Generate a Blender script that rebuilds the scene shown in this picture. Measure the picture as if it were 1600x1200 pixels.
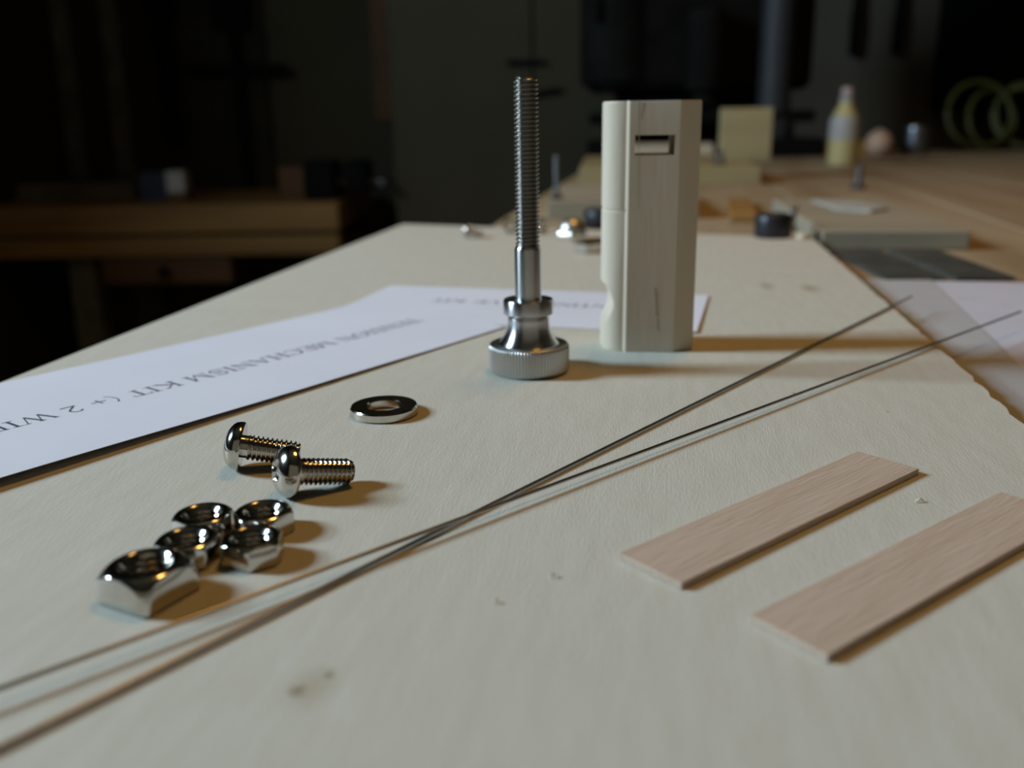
import bpy, bmesh, math, random
from mathutils import Vector, Matrix
random.seed(7)
sc = bpy.context.scene
for o in list(bpy.data.objects):
    bpy.data.objects.remove(o)
COL = sc.collection
PI = math.pi
MM = 0.001
TOP = 0.900          # height of the plywood's upper face above the floor, metres
BT = -6.0            # bench top, millimetres below the plywood's upper face
BS = 0.885           # size and distance of the things on the bench beyond the plywood

# ------------------------------------------------------------------ camera
F = 1430.0
pitch = math.atan(416 / F)
roll = math.radians(0.95)
fw = Vector((0, math.cos(pitch), -math.sin(pitch)))
rt0 = Vector((1, 0, 0)); up0 = rt0.cross(fw)
rt = math.cos(roll) * rt0 - math.sin(roll) * up0
up = math.sin(roll) * rt0 + math.cos(roll) * up0
cam = bpy.data.cameras.new('camera')
cam.sensor_width = 36.0
cam.lens = 36.0 * F / 1600.0
cam.clip_start = 0.004
cam.clip_end = 50
cam.dof.use_dof = True
cam.dof.focus_distance = 0.180
cam.dof.aperture_fstop = 13.2
co = bpy.data.objects.new('camera', cam)
COL.objects.link(co)
M = Matrix((rt, up, -fw)).transposed().to_4x4()
M.translation = Vector((0, 0, TOP + 0.063))
co.matrix_world = M
sc.camera = co

# ------------------------------------------------------------------ world, window light, lamp light, exposure
w = bpy.data.worlds.new('world'); sc.world = w
w.use_nodes = True
bg = w.node_tree.nodes['Background']
bg.inputs[0].default_value = (1.0, 0.90, 0.68, 1)
bg.inputs[1].default_value = 0.11

WX = -1.20                        # inner face of the left wall
WINY0, WINY1, WINZ0, WINZ1 = 0.17, 0.45, 1.39, 1.82
L = bpy.data.lights.new('window_daylight', 'AREA')
L.shape = 'RECTANGLE'
L.size = WINZ1 - WINZ0
L.size_y = WINY1 - WINY0
L.energy = 32.5
L.color = (0.63, 0.84, 1.0)
lo = bpy.data.objects.new('window_daylight', L)
COL.objects.link(lo)
lo.location = (WX - 0.03, (WINY0 + WINY1) / 2, (WINZ0 + WINZ1) / 2)
lo.rotation_euler = (0, -PI / 2, 0)

L2 = bpy.data.lights.new('ceiling_lamp_light', 'AREA')
L2.shape = 'DISK'
L2.size = 0.30
L2.energy = 2.0
L2.spread = math.radians(130)
L2.color = (1.0, 0.52, 0.13)
lo2 = bpy.data.objects.new('ceiling_lamp_light', L2)
COL.objects.link(lo2)
lo2.location = (0.22, 0.52, TOP + 1.25)

vs = sc.view_settings
vs.view_transform = 'Standard'
vs.look = 'None'
vs.exposure = 0.0
vs.gamma = 1.0
vs.use_curve_mapping = False
sc.cycles.use_denoising = True
sc.cycles.max_bounces = 8
sc.cycles.caustics_reflective = False
sc.cycles.caustics_refractive = False
sc.cycles.sample_clamp_indirect = 4.0

# ------------------------------------------------------------------ materials
def mat(name, col, rough=0.5, metal=0.0, var=None, scale=(1, 1, 1), nscale=60.0, bump=0.0, bscale=400.0, detail=3.0, spec=0.5, lo_=0.35, hi_=0.65):
    """principled material; var = second colour mixed in through stretched noise in object space (metres)"""
    m = bpy.data.materials.new(name); m.use_nodes = True
    nt = m.node_tree; b = nt.nodes['Principled BSDF']
    b.inputs['Base Color'].default_value = (*col, 1)
    b.inputs['Roughness'].default_value = rough
    b.inputs['Metallic'].default_value = metal
    b.inputs['Specular IOR Level'].default_value = spec
    tc = nt.nodes.new('ShaderNodeTexCoord')
    mp = nt.nodes.new('ShaderNodeMapping'); mp.inputs['Scale'].default_value = scale
    nt.links.new(tc.outputs['Object'], mp.inputs['Vector'])
    if var is not None:
        n = nt.nodes.new('ShaderNodeTexNoise'); n.inputs['Scale'].default_value = nscale; n.inputs['Detail'].default_value = detail
        nt.links.new(mp.outputs[0], n.inputs['Vector'])
        mr = nt.nodes.new('ShaderNodeMapRange')
        mr.inputs['From Min'].default_value = lo_; mr.inputs['From Max'].default_value = hi_
        nt.links.new(n.outputs['Fac'], mr.inputs['Value'])
        mx = nt.nodes.new('ShaderNodeMix'); mx.data_type = 'RGBA'
        mx.inputs[6].default_value = (*col, 1); mx.inputs[7].default_value = (*var, 1)
        nt.links.new(mr.outputs[0], mx.inputs[0])
        nt.links.new(mx.outputs[2], b.inputs['Base Color'])
    if bump > 0:
        n2 = nt.nodes.new('ShaderNodeTexNoise'); n2.inputs['Scale'].default_value = bscale; n2.inputs['Detail'].default_value = 3
        nt.links.new(mp.outputs[0], n2.inputs['Vector'])
        bp = nt.nodes.new('ShaderNodeBump'); bp.inputs['Strength'].default_value = bump; bp.inputs['Distance'].default_value = 0.0003
        nt.links.new(n2.outputs['Fac'], bp.inputs['Height'])
        nt.links.new(bp.outputs[0], b.inputs['Normal'])
    return m

MT = {}
MT['steel'] = mat('polished_steel', (0.66, 0.63, 0.58), 0.13, 1.0, var=(0.58, 0.55, 0.50), nscale=300)
MT['dullsteel'] = mat('dull_steel', (0.6, 0.58, 0.54), 0.38, 1.0)
MT['chrome'] = mat('chrome', (0.62, 0.63, 0.64), 0.16, 1.0)
MT['knurl'] = mat('knurled_steel', (0.58, 0.57, 0.55), 0.33, 1.0)
MT['wire'] = mat('spring_steel_wire', (0.42, 0.41, 0.40), 0.28, 1.0)
def turned(name, col, rough, an):
    m = mat(name, col, rough, 1.0)
    nt = m.node_tree; b = nt.nodes['Principled BSDF']
    tg = nt.nodes.new('ShaderNodeTangent'); tg.direction_type = 'RADIAL'; tg.axis = 'Z'
    nt.links.new(tg.outputs[0], b.inputs['Tangent'])
    b.inputs['Anisotropic'].default_value = an
    b.inputs['Anisotropic Rotation'].default_value = 0.25
    return m
MT['turned'] = turned('turned_steel', (0.60, 0.60, 0.60), 0.26, 0.85)
MT['knurl'] = turned('knurled_steel', (0.58, 0.57, 0.55), 0.36, 0.6)
MT['thread'] = mat('rolled_thread_steel', (0.26, 0.245, 0.22), 0.25, 1.0)
MT['ply'] = mat('birch_plywood', (0.635, 0.615, 0.54), 0.6, var=(0.575, 0.545, 0.455), scale=(1, 0.16, 1), nscale=420, bump=0.24, bscale=2600, spec=0.2, lo_=0.25, hi_=0.8, detail=5)
MT['block'] = mat('pale_maple', (0.71, 0.61, 0.485), 0.55, var=(0.66, 0.56, 0.43), scale=(1, 1, 0.12), nscale=170, bump=0.15, bscale=900, spec=0.25)
MT['strip'] = mat('pinkish_hardwood', (0.585, 0.455, 0.36), 0.6, var=(0.54, 0.41, 0.315), scale=(0.10, 1, 1), nscale=420, bump=0.6, bscale=1600, spec=0.25)
MT['paper'] = mat('white_paper', (0.78, 0.80, 0.90), 0.7, var=(0.75, 0.77, 0.87), nscale=25, spec=0.15)
MT['paper2'] = mat('dull_white_paper', (0.62, 0.62, 0.71), 0.7, var=(0.59, 0.59, 0.68), nscale=25, spec=0.15)
MT['greyband'] = mat('greyish_band', (0.50, 0.50, 0.51), 0.7, var=(0.47, 0.47, 0.48), nscale=60, spec=0.15)
MT['scrap'] = mat('pale_scrap', (0.44, 0.44, 0.40), 0.7, var=(0.38, 0.38, 0.34), nscale=60, spec=0.15)
MT['ink'] = mat('black_ink', (0.045, 0.05, 0.075), 0.6, var=(0.07, 0.075, 0.10), nscale=900)
MT['bench'] = mat('worn_bench_wood', (0.40, 0.31, 0.20), 0.6, var=(0.30, 0.21, 0.12), scale=(1, 0.08, 1), nscale=30, bump=0.3, bscale=300)
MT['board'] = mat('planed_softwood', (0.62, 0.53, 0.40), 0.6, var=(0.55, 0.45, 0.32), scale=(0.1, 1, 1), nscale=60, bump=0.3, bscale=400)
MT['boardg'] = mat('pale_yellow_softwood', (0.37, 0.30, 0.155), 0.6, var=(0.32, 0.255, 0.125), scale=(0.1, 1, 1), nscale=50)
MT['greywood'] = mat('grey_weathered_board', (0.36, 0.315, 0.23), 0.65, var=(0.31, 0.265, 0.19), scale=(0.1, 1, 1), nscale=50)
MT['brown'] = mat('brown_timber', (0.36, 0.19, 0.048), 0.7, var=(0.24, 0.12, 0.03), scale=(0.08, 1, 1), nscale=22)
MT['redbrown'] = mat('red_brown_timber', (0.16, 0.065, 0.018), 0.7, var=(0.11, 0.042, 0.011), scale=(0.08, 1, 1), nscale=22)
MT['slate'] = mat('dark_slate_plate', (0.045, 0.05, 0.048), 0.5, var=(0.085, 0.085, 0.075), nscale=45)
MT['black'] = mat('black_plastic', (0.012, 0.012, 0.018), 0.4, var=(0.018, 0.018, 0.024), nscale=120)
MT['iron'] = mat('black_iron', (0.0045, 0.0045, 0.004), 0.8, var=(0.008, 0.008, 0.007), nscale=20, spec=0.1)
MT['darkmetal'] = mat('dull_grey_metal', (0.20, 0.21, 0.23), 0.35, 1.0)
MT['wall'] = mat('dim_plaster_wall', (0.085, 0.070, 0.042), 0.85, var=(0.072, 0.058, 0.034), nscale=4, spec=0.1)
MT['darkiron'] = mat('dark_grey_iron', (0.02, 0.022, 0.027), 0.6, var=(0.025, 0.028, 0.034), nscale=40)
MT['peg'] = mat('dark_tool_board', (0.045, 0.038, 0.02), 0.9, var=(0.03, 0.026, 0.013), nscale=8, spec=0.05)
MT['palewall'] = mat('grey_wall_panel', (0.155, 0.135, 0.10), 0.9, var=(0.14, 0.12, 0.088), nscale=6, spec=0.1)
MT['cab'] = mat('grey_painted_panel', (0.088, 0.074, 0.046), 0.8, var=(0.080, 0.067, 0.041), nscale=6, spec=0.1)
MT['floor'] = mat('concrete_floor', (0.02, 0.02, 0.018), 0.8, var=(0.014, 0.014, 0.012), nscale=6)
MT['glue'] = mat('pale_glue_bottle', (0.51, 0.43, 0.20), 0.4, var=(0.47, 0.39, 0.18), nscale=20)
MT['gluel'] = mat('bottle_label', (0.42, 0.39, 0.34), 0.5, var=(0.35, 0.34, 0.34), nscale=60)
MT['pinkcap'] = mat('pinkish_cap', (0.50, 0.36, 0.34), 0.5, var=(0.44, 0.31, 0.29), nscale=60)
MT['ball'] = mat('pink_wooden_ball', (0.56, 0.37, 0.26), 0.5, var=(0.50, 0.34, 0.25), nscale=40)
MT['hose'] = mat('yellow_green_cable', (0.05, 0.05, 0.004), 0.6, var=(0.035, 0.036, 0.003), nscale=40)
MT['white'] = mat('off_white_card', (0.62, 0.62, 0.60), 0.6, var=(0.55, 0.55, 0.53), nscale=40)
MT['blue'] = mat('dark_blue_card', (0.02, 0.025, 0.06), 0.6, var=(0.015, 0.02, 0.05), nscale=40)
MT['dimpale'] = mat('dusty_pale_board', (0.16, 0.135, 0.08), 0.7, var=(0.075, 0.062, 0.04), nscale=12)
MT['frame'] = mat('white_window_frame', (0.6, 0.6, 0.58), 0.5, var=(0.55, 0.55, 0.53), nscale=20)
gl = bpy.data.materials.new('window_glass'); gl.use_nodes = True
gl.node_tree.nodes['Principled BSDF'].inputs['Transmission Weight'].default_value = 1.0
gl.node_tree.nodes['Principled BSDF'].inputs['Roughness'].default_value = 0.02
MT['glass'] = gl

# knots of the veneer: stains with a shape of their own, added to the plywood material
def add_knots(m, spots):
    nt = m.node_tree; b = nt.nodes['Principled BSDF']
    src = b.inputs['Base Color'].links[0].from_socket
    tc = [n for n in nt.nodes if n.type == 'TEX_COORD'][0]
    for (x, y, rx, ry, col, st) in spots:
        mp = nt.nodes.new('ShaderNodeMapping')
        mp.inputs['Location'].default_value = (-x / rx, -y / ry, 0)
        mp.inputs['Scale'].default_value = (1 / (rx * MM), 1 / (ry * MM), 0)
        mp.inputs['Location'].default_value = (-x / rx, -y / ry, 0)
        nz = nt.nodes.new('ShaderNodeTexNoise'); nz.inputs['Scale'].default_value = 900
        nt.links.new(tc.outputs['Object'], nz.inputs['Vector'])
        nt.links.new(tc.outputs['Object'], mp.inputs['Vector'])
        ln = nt.nodes.new('ShaderNodeVectorMath'); ln.operation = 'LENGTH'
        nt.links.new(mp.outputs[0], ln.inputs[0])
        ad = nt.nodes.new('ShaderNodeMath'); ad.operation = 'MULTIPLY_ADD'
        nt.links.new(nz.outputs['Fac'], ad.inputs[0]); ad.inputs[1].default_value = 0.9
        nt.links.new(ln.outputs['Value'], ad.inputs[2])
        mr = nt.nodes.new('ShaderNodeMapRange'); mr.inputs['From Min'].default_value = 0.75; mr.inputs['From Max'].default_value = 1.6
        mr.inputs['To Min'].default_value = st; mr.inputs['To Max'].default_value = 0.0
        nt.links.new(ad.outputs[0], mr.inputs['Value'])
        mx = nt.nodes.new('ShaderNodeMix'); mx.data_type = 'RGBA'
        nt.links.new(mr.outputs[0], mx.inputs[0])
        nt.links.new(src, mx.inputs[6]); mx.inputs[7].default_value = (*col, 1)
        src = mx.outputs[2]
    nt.links.new(src, b.inputs['Base Color'])

# ------------------------------------------------------------------ helpers (mesh data in millimetres)
def link(name, verts, faces, m, parent=None, loc=None, rot=None, smooth=None, bevel=0.0, seg=2, label=None):
    me = bpy.data.meshes.new(name)
    me.from_pydata([(v[0] * MM, v[1] * MM, v[2] * MM) for v in verts], [], faces)
    bm = bmesh.new(); bm.from_mesh(me)
    bmesh.ops.remove_doubles(bm, verts=bm.verts, dist=1e-7)
    bmesh.ops.recalc_face_normals(bm, faces=bm.faces)
    if bevel > 0:
        ed = [e for e in bm.edges if len(e.link_faces) == 2 and e.calc_face_angle(0) > 0.5]
        bmesh.ops.bevel(bm, geom=ed, offset=bevel * MM, segments=seg, affect='EDGES', profile=0.5)
    bm.to_mesh(me); bm.free()
    me.materials.append(MT[m] if isinstance(m, str) else m)
    if smooth is not None:
        for p in me.polygons: p.use_smooth = True
        me.set_sharp_from_angle(angle=math.radians(smooth))
    o = bpy.data.objects.new(name, me); COL.objects.link(o)
    if parent is not None: o.parent = parent
    if loc is not None: o.location = (loc[0] * MM, loc[1] * MM, loc[2] * MM + (TOP if parent is None else 0))
    if rot is not None: o.rotation_euler = rot
    if label: o['label'] = label
    return o

def empty(name, loc, rot=(0, 0, 0)):
    o = bpy.data.objects.new(name, None); COL.objects.link(o)
    o.empty_display_size = 0.01
    o.location = (loc[0] * MM, loc[1] * MM, loc[2] * MM + TOP); o.rotation_euler = rot
    return o

def tag(o, label, cat, group=None):
    o['label'] = label; o['category'] = cat
    if group: o['group'] = group
    return o

def struct(o):
    o['kind'] = 'structure'; return o

def copy_tree(o, parent=None):
    c = o.copy(); COL.objects.link(c)
    if parent is not None: c.parent = parent
    for ch in list(o.children): copy_tree(ch, c)
    return c

class MB:
    def __init__(s): s.v = []; s.f = []
    def add(s, v, f):
        k = len(s.v); s.v += [tuple(p) for p in v]; s.f += [tuple(i + k for i in q) for q in f]; return s
    def box(s, x0, x1, y0, y1, z0, z1):
        v = [(x, y, z) for z in (z0, z1) for y in (y0, y1) for x in (x0, x1)]
        return s.add(v, [(0, 2, 3, 1), (4, 5, 7, 6), (0, 1, 5, 4), (2, 6, 7, 3), (0, 4, 6, 2), (1, 3, 7, 5)])
    def lathe(s, prof, n=48, rf=None, c=(0, 0, 0)):
        """prof: (r, z) from bottom to top; ends capped where r > 0; rf(angle, k) radius factor"""
        k0 = len(s.v); v = []; f = []
        for k, (r, z) in enumerate(prof):
            for i in range(n):
                a = 2 * PI * i / n
                rr = r * (rf(a, k) if rf else 1)
                v.append((c[0] + rr * math.cos(a), c[1] + rr * math.sin(a), c[2] + z))
        for k in range(len(prof) - 1):
            for i in range(n):
                j = (i + 1) % n
                f.append((k * n + i, k * n + j, (k + 1) * n + j, (k + 1) * n + i))
        f.append(tuple(reversed(range(n))))
        f.append(tuple((len(prof) - 1) * n + i for i in range(n)))
        return s.add(v, f)
    def rings(s, loops, cap0=True, cap1=True, closed=True):
        n = len(loops[0]); v = [p for l in loops for p in l]; f = []
        for k in range(len(loops) - 1):
            for i in range(n if closed else n - 1):
                j = (i + 1) % n
                f.append((k * n + i, k * n + j, (k + 1) * n + j, (k + 1) * n + i))
        if cap0: f.append(tuple(reversed(range(n))))
        if cap1: f.append(tuple((len(loops) - 1) * n + i for i in range(n)))
        return s.add(v, f)
    def prism(s, poly, z0, z1):
        return s.rings([[(x, y, z0) for x, y in poly], [(x, y, z1) for x, y in poly]])
    def tube(s, pts, r, n=10, rad=None):
        pts = [Vector(p) for p in pts]; loops = []
        for i, p in enumerate(pts):
            d = (pts[min(i + 1, len(pts) - 1)] - pts[max(i - 1, 0)]).normalized()
            ref = Vector((0, 0, 1)) if abs(d.z) < 0.95 else Vector((1, 0, 0))
            a = d.cross(ref).normalized(); b = d.cross(a).normalized()
            rr = rad[i] if rad else r
            loops.append([p + rr * (math.cos(2 * PI * k / n) * a + math.sin(2 * PI * k / n) * b) for k in range(n)])
        return s.rings(loops)
    def build(s, name, m, parent=None, **kw):
        return link(name, s.v, s.f, m, parent, **kw)

def rbox(name, m, parent, x0, x1, y0, y1, z0, z1, bevel=1.0, **kw):
    return MB().box(x0, x1, y0, y1, z0, z1).build(name, m, parent, bevel=bevel, **kw)

def sstep(a, b, x):
    t = max(0.0, min(1.0, (x - a) / (b - a))); return t * t * (3 - 2 * t)

def thread_mesh(r, depth, pitch_, z0, z1, n=32, per=8, fade=0.6):
    """helically threaded rod from z0 to z1, outer radius r"""
    rows = int((z1 - z0) / pitch_ * per); loops = []
    for k in range(rows + 1):
        z = z0 + (z1 - z0) * k / rows
        fd = min(1.0, (z - z0) / (fade * pitch_))
        tip = max(0.0, 1 - (z1 - z) / (0.9 * pitch_)) * depth * 0.9
        lp = []
        for i in range(n):
            a = 2 * PI * i / n
            ph = (z / pitch_ - i / n) % 1.0
            tri = abs(2 * ph - 1)               # 1 at crest edges, 0 in the middle
            tri = min(1.0, max(0.0, (tri - 0.12) / 0.72))
            rr = r - depth * (1 - tri) * fd - tip
            lp.append((rr * math.cos(a), rr * math.sin(a), z))
        loops.append(lp)
    return MB().rings(loops)

# ------------------------------------------------------------------ room shell
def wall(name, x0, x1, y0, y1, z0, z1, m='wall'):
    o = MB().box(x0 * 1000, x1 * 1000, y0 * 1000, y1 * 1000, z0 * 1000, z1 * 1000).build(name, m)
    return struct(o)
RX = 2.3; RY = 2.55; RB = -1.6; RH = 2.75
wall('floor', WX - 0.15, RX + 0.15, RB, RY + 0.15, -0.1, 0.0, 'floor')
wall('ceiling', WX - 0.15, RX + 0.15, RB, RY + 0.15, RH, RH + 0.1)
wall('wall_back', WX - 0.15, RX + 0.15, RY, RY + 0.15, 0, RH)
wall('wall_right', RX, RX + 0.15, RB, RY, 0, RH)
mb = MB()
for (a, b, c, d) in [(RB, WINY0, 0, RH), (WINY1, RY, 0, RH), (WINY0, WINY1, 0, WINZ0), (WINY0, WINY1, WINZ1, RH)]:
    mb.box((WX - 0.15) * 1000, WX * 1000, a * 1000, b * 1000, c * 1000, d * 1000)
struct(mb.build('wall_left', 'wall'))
wn = bpy.data.objects.new('window_1', None); COL.objects.link(wn); struct(wn)
wn.location = (WX, (WINY0 + WINY1) / 2, WINZ0)
hw = (WINY1 - WINY0) * 500; hh = (WINZ1 - WINZ0) * 1000
fm = MB()
fm.box(-20, 10, -hw - 30, -hw, -30, hh + 30).box(-20, 10, hw, hw + 30, -30, hh + 30)
fm.box(-20, 10, -hw, hw, -30, 0).box(-20, 10, -hw, hw, hh, hh + 30)
fm.build('window_frame', 'frame', wn)
for zz in (hh * 0.36,):
    MB().box(-20, 8, -hw, hw, zz - 14, zz + 14).build('glazing_bar', 'frame', wn)
for (a, b) in ((0, hh * 0.36), (hh * 0.36, hh)):
    MB().box(-66, -62, -hw, hw, a, b).build('pane', 'glass', wn)

# ------------------------------------------------------------------ workbench (planked top under everything)
HD = math.radians(-9.92)           # heading of the bench and the plywood
bench = empty('workbench', (-116.4 * BS - 2, 100 * BS, -900), (0, 0, HD))
tag(bench, 'long brown plank-topped workbench carrying the pale plywood sheet', 'workbench')
PW = 108.7
for i in range(9):
    rbox('plank', 'bench', bench, i * PW + 0.6, (i + 1) * PW - 0.9 - random.random(), -330, 1720, 900 + BT - 34, 900 + BT - 0.25 * random.random(), bevel=1.2)
for (u, v) in ((40, -260), (850, -260), (40, 1640), (850, 1640)):
    rbox('leg', 'bench', bench, u - 30, u + 50, v - 40, v + 40, 0, 900 + BT - 34, bevel=2)
rbox('apron', 'bench', bench, 20, 50, -220, 1600, 760, 900 + BT - 34, bevel=2)
rbox('apron', 'bench', bench, 860, 890, -220, 1600, 760, 900 + BT - 34, bevel=2)

# ------------------------------------------------------------------ plywood sheet
# outline in world mm: near left, left edge, back corners, ragged right edge
def lerp(a, b, t): return (a[0] + (b[0] - a[0]) * t, a[1] + (b[1] - a[1]) * t)
pl = (-66.7, 580.4); pll = (-131.0, 225.5); prr = (158.7, 482.0); pr2 = (107.1, 181.4)
dl = ((pl[0] - pll[0]) / (pl[1] - pll[1])); dr = ((prr[0] - pr2[0]) / (prr[1] - pr2[1]))
near = -150.0
ln = (pl[0] + dl * (near - pl[1]), near); rn = (prr[0] + dr * (near - prr[1]), near)
poly = [ln]
for k in range(1, 12): poly.append(lerp(ln, pl, k / 12))
poly.append(pl)
for k in range(1, 6): poly.append(lerp(pl, prr, k / 6))
poly.append(prr)
K = 150
for k in range(1, K):
    p = lerp(prr, rn, k / K)
    j = random.gauss(0, 0.22) - (0.9 if random.random() < 0.06 else 0)
    poly.append((p[0] + j, p[1]))
poly.append(rn)
c, s_ = math.cos(-HD), math.sin(-HD)
loc = [(x * c - y * s_, x * s_ + y * c) for x, y in poly]
lb = [(x, y) for x, y in loc]
ply = MB().rings([[(x, y, BT) for x, y in lb], [(x, y, -0.15) for x, y in lb], [(x * 0.9995, y * 0.9995, 0) for x, y in lb]]).build('plywood_sheet', 'ply', loc=(0, 0, 0), rot=(0, 0, HD))
tag(ply, 'large pale plywood sheet lying on the bench with a ragged right edge', 'plywood')
def to_local(x, y): return (x * c - y * s_, x * s_ + y * c)
kn = []
for (x, y, rx, ry, col, st) in [(-23.8, 92.2, 3.2, 4.6, (0.42, 0.36, 0.25), 0.55), (-25.3, 91.5, 1.2, 1.4, (0.22, 0.17, 0.10), 0.6), (-22.2, 94.5, 0.8, 0.9, (0.22, 0.17, 0.10), 0.6),
                                (97.5, 344, 3.0, 9, (0.42, 0.36, 0.24), 0.8), (112, 338, 4.0, 9, (0.40, 0.34, 0.22), 0.8), (66, 205, 0.45, 0.6, (0.1, 0.08, 0.05), 0.8), (82, 190, 0.35, 0.4, (0.1, 0.08, 0.05), 0.7)]:
    a = to_local(x, y); kn.append((a[0], a[1], rx, ry, col, st))
add_knots(MT['ply'], kn)

# ------------------------------------------------------------------ paper strips with printed capitals
def arc(cx, cy, rx, ry, a0, a1, n=12):
    return [(cx + rx * math.cos(math.radians(a0 + (a1 - a0) * i / n)), cy + ry * math.sin(math.radians(a0 + (a1 - a0) * i / n))) for i in range(n + 1)]
TH, TN, SF = 0.13, 0.05, 0.045      # thick, thin and serif stroke widths, in cap heights
def serif(x, y, hw_=0.15): return ([(x - hw_, y), (x + hw_, y)], SF)
GL = {
 'T': (0.92, [([(0.46, 0), (0.46, 1)], TH), ([(0.04, 0.98), (0.88, 0.98)], TN), ([(0.05, 1), (0.04, 0.76)], TN), ([(0.87, 1), (0.88, 0.76)], TN), serif(0.46, 0.02, 0.19)]),
 'E': (0.92, [([(0.2, 0), (0.2, 1)], TH), ([(0.05, 0.98), (0.8, 0.98)], TN), ([(0.05, 0.02), (0.84, 0.02)], TN), ([(0.2, 0.53), (0.62, 0.53)], TN), ([(0.8, 1), (0.8, 0.78)], TN), ([(0.82, 0), (0.87, 0.25)], TN), ([(0.62, 0.4), (0.62, 0.66)], TN)]),
 'N': (1.09, [([(0.2, 0), (0.2, 1)], TN), ([(0.14, 1), (0.9, 0)], TH), ([(0.9, 0), (0.9, 1)], TN), serif(0.2, 0.02), serif(0.12, 0.98, 0.1), serif(0.9, 0.98)]),
 'S': (0.85, [(arc(0.42, 0.74, 0.27, 0.25, 30, 230), 0.08), ([(0.25, 0.55), (0.62, 0.42)], TH), (arc(0.42, 0.26, 0.30, 0.25, 50, -150), 0.08), ([(0.68, 0.98), (0.68, 0.74)], TN), ([(0.12, 0.02), (0.12, 0.3)], TN)]),
 'I': (0.50, [([(0.25, 0), (0.25, 1)], TH), serif(0.25, 0.02, 0.2), serif(0.25, 0.98, 0.2)]),
 'O': (1.09, [(arc(0.54, 0.5, 0.42, 0.49, 0, 360, 28), 0.06), (arc(0.54, 0.5, 0.40, 0.46, 130, 230), TH), (arc(0.54, 0.5, 0.40, 0.46, -50, 50), TH)]),
 'M': (1.34, [([(0.22, 0), (0.22, 1)], TN), ([(0.2, 1), (0.66, 0.02)], TH), ([(0.66, 0.02), (1.1, 1)], TN), ([(1.1, 0), (1.1, 1)], TH), serif(0.22, 0.02), serif(1.1, 0.02, 0.19), serif(0.14, 0.98, 0.1), serif(1.17, 0.98, 0.12)]),
 'C': (1.00, [(arc(0.55, 0.5, 0.44, 0.49, 40, 320, 20), 0.06), (arc(0.55, 0.5, 0.42, 0.46, 125, 235), TH), ([(0.89, 1), (0.9, 0.7)], TN)]),
 'H': (1.09, [([(0.22, 0), (0.22, 1)], TH), ([(0.87, 0), (0.87, 1)], TH), ([(0.22, 0.52), (0.87, 0.52)], TN), serif(0.22, 0.02, 0.19), serif(0.22, 0.98, 0.19), serif(0.87, 0.02, 0.19), serif(0.87, 0.98, 0.19)]),
 'A': (1.09, [([(0.14, 0), (0.53, 1)], TN), ([(0.53, 1), (0.92, 0)], TH), ([(0.27, 0.35), (0.77, 0.35)], TN), serif(0.14, 0.02, 0.13), serif(0.92, 0.02, 0.17)]),
 'K': (1.09, [([(0.22, 0), (0.22, 1)], TH), ([(0.26, 0.45), (0.86, 0.98)], TN), ([(0.4, 0.58), (0.92, 0.02)], TH), serif(0.22, 0.02, 0.19), serif(0.22, 0.98, 0.19), serif(0.84, 0.98, 0.15), serif(0.93, 0.02, 0.15)]),
 'W': (1.43, [([(0.14, 1), (0.45, 0)], TH), ([(0.45, 0), (0.74, 1)], TN), ([(0.68, 1), (1.0, 0)], TH), ([(1.0, 0), (1.3, 1)], TN), serif(0.14, 0.98, 0.13), serif(0.7, 0.98, 0.13), serif(1.3, 0.98, 0.13)]),
 'R': (1.01, [([(0.22, 0), (0.22, 1)], TH), ([(0.1, 0.98), (0.5, 0.98)], TN), (arc(0.48, 0.75, 0.27, 0.24, 90, -90), 0.1), ([(0.22, 0.51), (0.5, 0.51)], TN), ([(0.45, 0.5), (0.9, 0.02)], TH), serif(0.22, 0.02, 0.19), serif(0.93, 0.02, 0.1)]),
 'V': (1.09, [([(0.14, 1), (0.54, 0)], TH), ([(0.54, 0), (0.92, 1)], TN), serif(0.14, 0.98, 0.15), serif(0.92, 0.98, 0.13)]),
 '(': (0.50, [(arc(0.62, 0.42, 0.46, 0.66, 120, 240), 0.06)]),
 '+': (0.85, [([(0.1, 0.38), (0.75, 0.38)], 0.07), ([(0.42, 0.06), (0.42, 0.7)], 0.07)]),
 '2': (0.76, [(arc(0.36, 0.72, 0.24, 0.25, 165, -35, 14), 0.08), ([(0.57, 0.6), (0.1, 0.06)], 0.08), ([(0.06, 0.05), (0.68, 0.05)], 0.1)]),
}
def stroke(poly_, wd):
    """a flat ribbon along a polyline -> list of quads (each four (x, y))"""
    out = []
    for (a, b) in zip(poly_[:-1], poly_[1:]):
        dx, dy = b[0] - a[0], b[1] - a[1]; l = math.hypot(dx, dy)
        if l < 1e-6: continue
        nx, ny = -dy / l * wd / 2, dx / l * wd / 2; ex, ey = dx / l * wd * 0.12, dy / l * wd * 0.12
        k = max(1, int(l / 0.25)); 
        for i in range(k):
            t0, t1 = i / k, (i + 1) / k
            p = (a[0] + dx * t0 - (ex if i == 0 else 0), a[1] + dy * t0 - (ey if i == 0 else 0)); q = (a[0] + dx * t1 + (ex if i == k - 1 else 0), a[1] + dy * t1 + (ey if i == k - 1 else 0))
            out.append([(p[0] + nx, p[1] + ny), (q[0] + nx, q[1] + ny), (q[0] - nx, q[1] - ny), (p[0] - nx, p[1] - ny)])
    return out
def set_text(txt, cap, place):
    """txt laid out along +x, capital height cap mm; place(x, y) -> (x, y, z) on the sheet"""
    mb = MB(); x = 0.0
    for ch in txt:
        if ch == ' ': x += 0.42 * cap; continue
        wd, st = GL[ch]
        for (pl_, tw) in st:
            for q in stroke(pl_, tw):
                mb.add([place(x + a * cap, b * cap) for a, b in q], [(0, 1, 2, 3)])
        x += wd * cap
    return mb
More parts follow.
